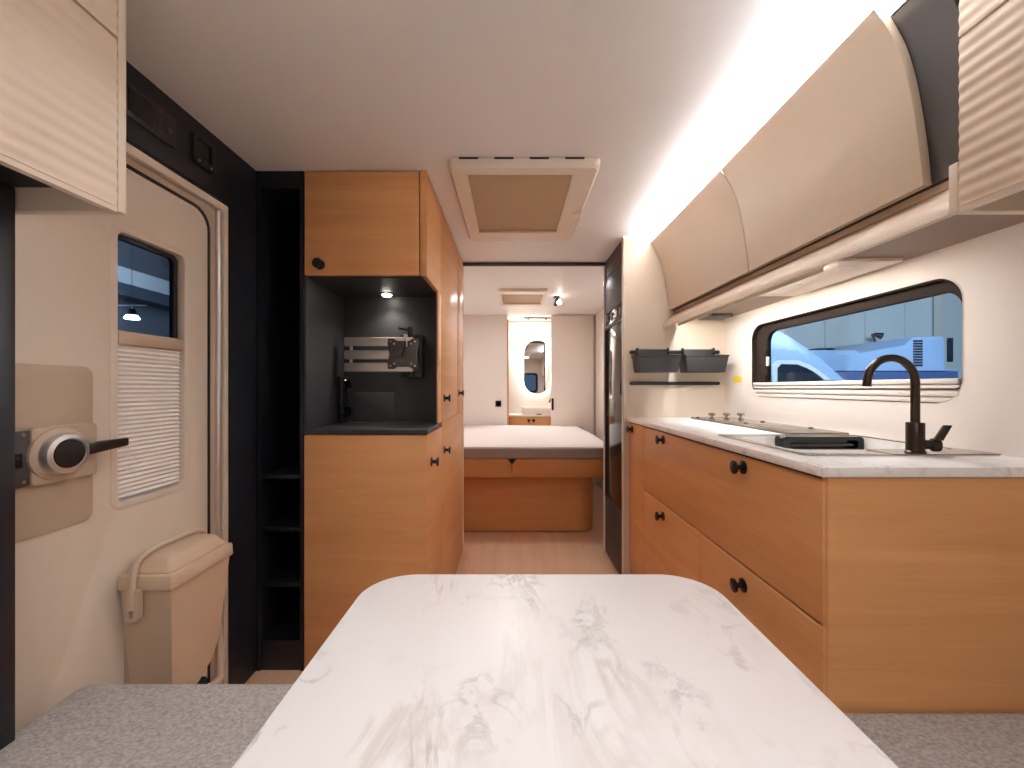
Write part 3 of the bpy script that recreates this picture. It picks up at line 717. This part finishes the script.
hd = MB().rod((.405, 3.72, ZC - .085), (.428, 3.78, ZC - .022), .017).build('spot_head', 'blackpl', bs)
MB().rod((.437, 3.725, ZC - .06), (.442, 3.715, ZC - .066), .02).build('spot_lens', 'spot', bs)

# ------------------------------------------------------------------ ceiling lamps above the dinette (just out of frame)
CEIL_SPOTS = [(-.37, .74), (-.05, .74), (.45, .10), (-.05, -.25)]
for i, (xx, yy, lab) in enumerate(((-.37, .74, 'round recessed ceiling lamp over the left bench end'), (-.05, .74, 'round recessed ceiling lamp over the table end'), (.45, .10, 'round recessed ceiling lamp over the right bench'), (-.05, -.25, 'round recessed ceiling lamp over the middle of the table'))):
    cl = thing('ceiling_lamp', lab, 'lamp', (xx, yy, ZC - .012))
    MB().lathe((xx, yy, ZC - .0005), (0, 0, -1), [(.045, 0), (.044, .006), (.035, .009), (.034, .004), (0, .004)]).build('lamp_ring', 'alu', cl)
    MB().lathe((xx, yy, ZC - .0045), (0, 0, -1), [(.033, 0), (.03, .003), (0, .004)]).build('lamp_lens', 'lamp', cl)

ll = thing('lounge_lamp', 'large flat square ceiling lamp behind the camera', 'lamp', (.06, -.75, ZC - .03))
MB().plate(rrect(-.36, .48, -1.02, -.48, .03), [], 'z', ZC - .026, ZC + .0004, .004).build('lamp_body', 'white', ll)
MB().plate(rrect(-.34, .46, -1.0, -.50, .02), [], 'z', ZC - .031, ZC - .0262).build('lamp_diffuser', emit('lamp_panel', (1, .95, .9, 1), 2.5), ll)
# ------------------------------------------------------------------ bedroom
bb = thing('bed_base', 'oak bed platform with a rounded corner in the rear bedroom', 'bed', (-.1, 3.9, 0))
def rc(x1, y0, r, n=10):
    return [(x1 - r + r * math.sin(PI / 2 * k / n), y0 + r - r * math.cos(PI / 2 * k / n)) for k in range(n + 1)]
MB().plate([(XL + .002, 3.10)] + rc(.652, 3.10, .14) + [(.652, 4.66), (XL + .002, 4.66)], [], 'z', .012, .445).build('pedestal', 'oak_dark', bb)
MB().plate([(XL + .004, 3.12)] + rc(.62, 3.12, .13) + [(.62, 4.64), (XL + .004, 4.64)], [], 'z', 0, .012).build('plinth', 'blackpl', bb)
MB().plate([(XL + .002, .452), (-.0015, .452), (-.0015, .545), (-.034, .586), (XL + .002, .586)], [], 'y', 2.995, 3.015, .002).build('front_board', 'oak_dark', bb)
MB().plate([(.0015, .452), (.80, .452), (.80, .586), (.034, .586), (.0015, .545)], [], 'y', 2.995, 3.015, .002).build('front_board', 'oak_dark', bb)
MB().box(XL + .002, .80, 3.016, 4.66, .446, .575).build('slatted_top', 'oak_dark', bb)
MB().box(-.05, .05, 3.0152, 3.022, .50, .5865).build('notch_shade', 'gasket', bb)  # black plate added so the notch reads as a shaded recess
mt = thing('mattress', 'wide white mattress with taupe sides on the oak bed platform', 'mattress', (-.1, 3.8, .58))
t = bmesh.new()
NX, NY = 46, 22
X0, X1, Y0, Y1 = XL + .01, .80, 3.0, 4.66
def mz(x, y):
    e = min((y - Y0) / .09, (X1 - x) / .09, 1); e = max(e, 0)
    return .645 + .04 * math.sqrt(1 - (1 - e) ** 2) + .006 * math.sin(x * 9 + 1.3) * math.exp(-(y - Y0) * 6) + .004 * math.sin(x * 5 + y * 6)
grid = [[t.verts.new((X0 + (X1 - X0) * i / NX, Y0 + (Y1 - Y0) * (j / NY) ** 1.8, mz(X0 + (X1 - X0) * i / NX, Y0 + (Y1 - Y0) * (j / NY) ** 1.8))) for i in range(NX + 1)] for j in range(NY + 1)]
for j in range(NY):
    for i in range(NX): t.faces.new((grid[j][i], grid[j][i + 1], grid[j + 1][i + 1], grid[j + 1][i]))
r = bmesh.ops.extrude_edge_only(t, edges=[e for e in t.edges if e.is_boundary])
for v in r['geom']:
    if isinstance(v, bmesh.types.BMVert): v.co.z = .625
m = MB(); m._merge(t); m.build('mattress_top', 'sheet', mt)
MB().box(X0, X1 + .002, Y0 - .006, Y1, .587, .672, .016, 3).build('mattress_border', 'ticking', mt)

wr = thing('wardrobe', 'narrow cream wardrobe side right of the bed', 'wardrobe', (1.09, 3.9, 0))
MB().box(.985, XR - .001, 2.9, 4.66, .06, ZC - .001).build('wardrobe_body', 'wall', wr)
MB().box(.975, .984, 2.91, 3.78, .065, ZC - .01, .002).build('wardrobe_door', 'wall', wr)
MB().box(.975, .984, 3.783, 4.655, .065, ZC - .01, .002).build('wardrobe_door', 'wall', wr)
MB().box(.995, XR - .001, 2.92, 4.65, 0, .06).build('plinth', 'cream_trim', wr)
sk2 = thing('wall_socket', 'small black square socket on the bedroom rear wall', 'socket', (-.16, YB, .94))
MB().plate(rrect(-.195, -.125, .90, .972, .006), [], 'y', YB - .009, YB - .0002, .002).build('socket_plate', 'blackpl', sk2)
MB().lathe((-.16, YB - .009, .936), (0, -1, 0), [(.022, 0), (.02, .003), (.018, -.001), (0, -.001)], 20).build('socket_insert', 'gloss', sk2)

# ------------------------------------------------------------------ washroom
mr = thing('mirror', 'oval backlit mirror on the white washroom wall', 'mirror', (.325, YE, 1.04))
def stadium(x0, x1, z0, z1, n=16):
    r = (x1 - x0) / 2; cx = (x0 + x1) / 2
    return [(cx + r * math.cos(a), z1 - r + r * math.sin(a)) for a in [PI * k / n for k in range(n + 1)]] + [(cx + r * math.cos(a), z0 + r + r * math.sin(a)) for a in [PI + PI * k / n for k in range(n + 1)]]
MB().plate(stadium(.172, .466, 1.065, 1.71), [], 'y', YE - .026, YE - .0005).build('mirror_backlight', 'glow', mr, label='glowing backlight')
MB().plate(stadium(.150, .488, 1.043, 1.732), [], 'y', YE - .034, YE - .0265).build('mirror_glass', 'mirror', mr)
vn = thing('vanity_cabinet', 'small oak vanity cabinet with two knobs in the washroom', 'cabinet', (.2, 4.98, 0))
MB().box(-.038, .62, 4.895, YE - .001, .02, .770).build('vanity_body', 'oak', vn)
for (a, b, k) in ((-.036, .2285, .205), (.2315, .50, .265)):
    f = MB().box(a, b, 4.877, 4.894, .04, .768, .002).build('vanity_door', 'oak', vn)
    MB().lathe((k, 4.877, .725), (0, -1, 0), [(.018, 0), (.017, .012), (.012, .016), (0, .017)], 18).build('knob', 'blackpl', f)
MB().box(-.039, .64, 4.868, YE - .001, .7705, .792, .003).build('vanity_top', 'white', vn)
bn = thing('washbasin', 'white countertop washbasin on the oak vanity', 'basin', (.32, 4.99, .792))
MB().plate(rrect(.125, .52, 4.88, 5.085, .03), [rrect(.137, .508, 4.892, 5.073, .024)], 'z', .7925, .885, .002).plate(rrect(.13, .515, 4.885, 5.08, .03), [], 'z', .7925, .81).build('basin_bowl', 'white', bn)
MB().rod((.30, 4.875, .80), (.36, 4.875, .80), .006).build('basin_overflow', 'blackpl', bn)
bt = thing('basin_tap', 'small black curved tap above the washbasin', 'tap', (.52, 5.06, .8))
MB().rod((.548, 5.06, .792), (.548, 5.06, .93), .011).build('tap_body', 'blackpl', bt)
MB().tube(catmull([(.548, 5.06, .93), (.545, 5.05, .975), (.52, 5.03, 1.0), (.485, 5.0, .985), (.465, 4.985, .94)], 5), .010, 10).build('spout', 'blackpl', bt)

# ------------------------------------------------------------------ dinette
tb = thing('dining_table', 'marble-look dining table with rounded corners in the foreground', 'table', (.055, .3, 0))
MB().plate(rrect(-.297, .410, -.40, .862, .095, 12), [], 'z', .692, .720, .004).build('tabletop', 'marble', tb)
MB().rod((.055, .22, .03), (.055, .22, .692), .045).build('pedestal', 'alu', tb)
MB().lathe((.055, .22, 0), (0, 0, 1), [(.20, 0), (.20, .012), (.18, .02), (.05, .032), (0, .032)], 36).build('table_base', 'alu', tb)
MB().box(-.12, .23, -.15, .55, .675, .692).build('table_frame', 'blackpl', tb)
def bench(label_b, label_c, x0, x1, y0, y1):
    b = thing('bench', label_b, 'bench', ((x0 + x1) / 2, (y0 + y1) / 2, 0))
    MB().box(x0 + .02, x1 - .02, y0, y1 - .02, .07, .318, .004).build('bench_box', 'seatbase', b)
    MB().box(x0 + .04, x1 - .05, y0, y1 - .05, 0, .07).build('plinth', 'blackpl', b)
    t = bmesh.new(); bmesh.ops.create_cube(t, size=1)
    bmesh.ops.subdivide_edges(t, edges=t.edges[:], cuts=1)
    for v in t.verts: v.co = Vector(((x0 + x1) / 2 + v.co.x * (x1 - x0), (y0 + y1) / 2 + v.co.y * (y1 - y0), .383 + v.co.z * .128))
    bmesh.ops.bevel(t, geom=[e for e in t.edges if e.calc_face_angle(0) > .5], offset=.03, segments=5, affect='EDGES', profile=.6)
    m = MB(); m._merge(t); o = m.build('seat_cushion', 'fabric')
    o['label'] = label_c; o['category'] = 'cushion'
bench('dark bench base left of the dining table', 'grey speckled fabric seat cushion left of the table', -.985, -.46, -1.7, .925)
bench('dark bench base right of the dining table', 'grey speckled fabric seat cushion right of the table', .585, 1.20, -1.7, .843)

# ------------------------------------------------------------------ hall outside
GZ = -.62
structure(MB().box(-22, 22, -8, 26, GZ - .1, GZ).build('ground', 'hallfloor'), 'grey concrete floor of the hall outside', 'floor')
hw = MB()
for k in range(14):
    hw.box(1.0 + 1.2 * k, 1.0 + 1.2 * k + 1.18, 12.0, 12.1, GZ, 6)
structure(hw.build('wall_hall_rear', 'hallwall'), 'pale panelled hall wall seen through the kitchen window', 'wall')
structure(MB().box(-14.1, -14, -8, 26, GZ, 7).build('wall_hall_left', 'hallroof'), 'dark hall wall seen through the door window', 'wall')
structure(MB().box(-14, 18, -8, 26, 7, 7.1).build('roof_hall', 'hallroof'), 'dark blue hall roof', 'roof')
structure(MB().box(-13.99, -13.6, -4, 25, 4.75, 5.35).build('beam_hall', 'hallwall'), 'pale band of wall panels high on the dark hall wall', 'beam')
structure(MB().box(-13.99, -13.3, -4, 25, 4.30, 4.72).build('beam_hall', 'hallsteel'), 'dark steel beam under the pale band of the hall wall', 'beam')
structure(MB().box(12.55, 12.70, 11.7, 11.9, GZ, 6).build('column_hall', 'white'), 'slim white column before the panelled hall wall', 'column')
pl = thing('pendant_lamp', 'bright pendant lamp hanging in the hall outside', 'lamp', (-8, 8.42, 2.6))
MB().lathe((-8, 8.42, 2.78), (0, 0, -1), [(.06, 0), (.07, .07), (.10, .12), (.10, .125), (0, .125)]).build('lamp_shade', 'blackpl', pl)
MB().lathe((-8, 8.42, 2.655), (0, 0, -1), [(.095, 0), (.135, .07), (.12, .09), (0, .10)]).build('lamp_lens', 'hall_lamp', pl)
MB().rod((-8, 8.42, 2.78), (-8, 8.42, 2.86), .012).box(-8.3, -7.7, 8.40, 8.44, 2.85, 2.87).build('lamp_bracket', 'hallwall', pl)
MB().rod((-8, 8.42, 2.86), (-8, 8.42, 7.0), .004).build('lamp_cord', 'hallsteel', pl)
# white van, side towards us at Y = 6
VY = 6.0
def at(px, py, d): return (px - 512) * d / 400, 1.12 + (388 - py) * d / 400
vn_ = thing('van', 'pale van parked outside at the left end of the kitchen window', 'van', (3.6, 7.0, GZ))
prof = [at(*p, VY) for p in ((757, 337), (764, 332.5), (772, 330), (780, 330.5), (788, 334), (797, 340), (805, 345.6), (814, 352), (823, 359), (845, 379))] + [(5.45, 1.15), (5.95, .85), (6.05, .45), (6.05, -.25), (1.6, -.25), (1.6, 1.9), (3.4, 1.9)]
MB().plate(prof, [], 'y', VY, VY + 1.95, .04).build('van_body', 'van', vn_)
wp = [at(*p, VY) for p in ((777, 384), (777, 368), (781, 364), (797, 364.5), (806, 368), (814, 372.5), (829, 384))]
MB().plate(wp, [], 'y', VY - .014, VY + .002).build('side_window', 'vanwin', vn_)
pw = [at(*p, VY) for p in ((772, 387), (771, 365), (777, 360), (798, 360.5), (809, 364.5), (818, 370), (840, 387))]
MB().plate(pw, [wp], 'y', VY - .010, VY + .003).build('window_trim', 'hallwall', vn_)
for xx in (2.4, 5.2):
    w_ = MB().lathe((xx, VY + .25, GZ + .34), (0, -1, 0), [(.34, 0), (.34, .2), (.30, .23), (.2, .235), (0, .22)], 28).build('wheel', 'blackpl', vn_)
    MB().lathe((xx, VY + .06, GZ + .34), (0, -1, 0), [(.2, 0), (.19, .055), (.05, .06), (0, .06)], 24).build('hub_cap', 'alu', w_)
MB().box(4.62, 4.78, VY - .14, VY + .02, 1.14, 1.24, .03).build('wing_mirror', 'blackpl', vn_)
# motorhome beyond
MY = 8.4
mh = thing('motorhome', 'long blue-white motorhome with ribbed vents seen beyond the van', 'motorhome', (7.6, 9.4, GZ))
mp = [at(*p, MY) for p in ((790, 350), (856, 350), (860, 353), (905, 345), (913, 337), (942, 336), (945, 340), (945, 369), (960, 369), (960, 371), (790, 371))]
MB().plate(mp, [], 'y', MY, MY + 2.0, .03).build('body', 'van', mh)
sk_ = [at(*p, MY) for p in ((790, 371.5), (960, 371.5))]
MB().box(sk_[0][0], sk_[1][0], MY + .03, MY + 1.95, GZ + .35, sk_[0][1], .01).build('lower_skirt', 'bluevan', mh)
g = MB(); (gx0, gz1), (gx1, gz0) = at(913, 339, MY), at(922, 366, MY)
for k in range(10):
    zz = gz0 + (gz1 - gz0) * k / 10
    g.box(gx0, gx1, MY - .02, MY + .005, zz, zz + .034, .004)
g.build('vent_grille', 'blackpl', mh)
(rx0, rz1), (rx1, rz0) = at(947, 338, MY), at(952, 362, MY)
MB().box(rx0, rx1, MY - .03, MY + .01, rz0, rz1, .01).build('end_lamp', 'vanwin', mh)
hx, hz = at(858, 348.7, MY)
MB().box(hx - .5, hx - .15, MY + .4, MY + .9, hz - .02, hz + .06, .02).build('roof_vent', 'blackpl', mh)
for xx in (7.0, 9.0):
    MB().lathe((xx, MY + .25, GZ + .34), (0, -1, 0), [(.34, 0), (.34, .24), (.2, .26), (0, .25)], 24).build('wheel', 'blackpl', mh)
# street-lamp like hook on the hall wall
lx, lz = at(877, 335, 11.6); bx, bz = at(873, 352, 11.9)
lp = thing('wall_lamp', 'thin black curved lamp on the pale hall wall', 'lamp', (bx, 11.99, .8))
MB().tube(catmull([(bx, 11.985, .8), (bx, 11.95, bz), (bx + .01, 11.85, lz - .15), (lx - .05, 11.7, lz + .02), (lx, 11.6, lz)], 6), .028, 8).build('lamp_arm', 'blackpl', lp)
MB().lathe((lx, 11.6, lz), (.8, -.4, -.3), [(.05, -.08), (.10, .12), (0, .12)], 14).build('lamp_head', 'blackpl', lp)

# ------------------------------------------------------------------ lights
W = bpy.data.worlds.new('hall_light'); S.world = W; W.use_nodes = True
W.node_tree.nodes['Background'].inputs['Color'].default_value = (.55, .72, 1, 1)
W.node_tree.nodes['Background'].inputs['Strength'].default_value = .25
# cove strip
WARM = (.955, 1.0, 1.06)
area('cove_light', (.812, 1.48, 1.9445), (-.93, 0, .37), 1.34, .010, 66, WARM)
# lamp under the kitchen cabinet
area('worktop_light', (.944, 1.66, 1.499), (0, 0, -1), .010, .9, 5.2, WARM)
# dinette lamps
for (xx, yy), pw_ in zip(CEIL_SPOTS, (1.0, .7, .8, .4)):
    area('dinette_light', (xx, yy, ZC - .012), (0, 0, -1), .06, .06, pw_, WARM, 115)
area('lounge_light', (.06, -.75, ZC - .034), (0, 0, -1), .8, .5, 9.5, WARM, 152)
spot('niche_light', (-.585, 1.87, 1.545), (0, -.1, -1), 6.0, 130, .8)
# bedroom and washroom
for (xx, yy) in ((-.6, 3.2), (.65, 3.2), (-.3, 3.75)):
    area('bedroom_light', (xx, yy, ZC - .012), (0, 0, -1), .12, .12, 3.3, WARM)
area('washroom_light', (.2, 4.86, ZC - .01), (0, 0, -1), .3, .1, 9, WARM)
area('hall_light', (6.0, 1.6, 5.0), (0, 1, -.45), 7, 2, 1150, (.90, .95, 1))
area('hall_light_left', (-9, 8, 6.0), (-1, .4, -.3), 4, 4, 1500, (.90, .95, 1))

# ------------------------------------------------------------------ camera
cam = bpy.data.cameras.new('camera'); co = bpy.data.objects.new('camera', cam); COL.objects.link(co)
cam.sensor_fit = 'HORIZONTAL'; cam.sensor_width = 36; cam.lens = 36 * 400 / 1024
cam.shift_x = 0; cam.shift_y = 4 / 1024
cam.clip_start = .02; cam.clip_end = 100
co.location = (0, 0, 1.12); co.rotation_euler = (PI / 2, 0, 0)
S.camera = co
S.view_settings.view_transform = 'Standard'; S.view_settings.look = 'None'
S.view_settings.exposure = .2; S.view_settings.gamma = 1; S.view_settings.use_curve_mapping = False
S.cycles.use_denoising = True
S.cycles.max_bounces = 12; S.cycles.diffuse_bounces = 8; S.cycles.glossy_bounces = 6; S.cycles.transparent_max_bounces = 12
S.cycles.sample_clamp_indirect = 20
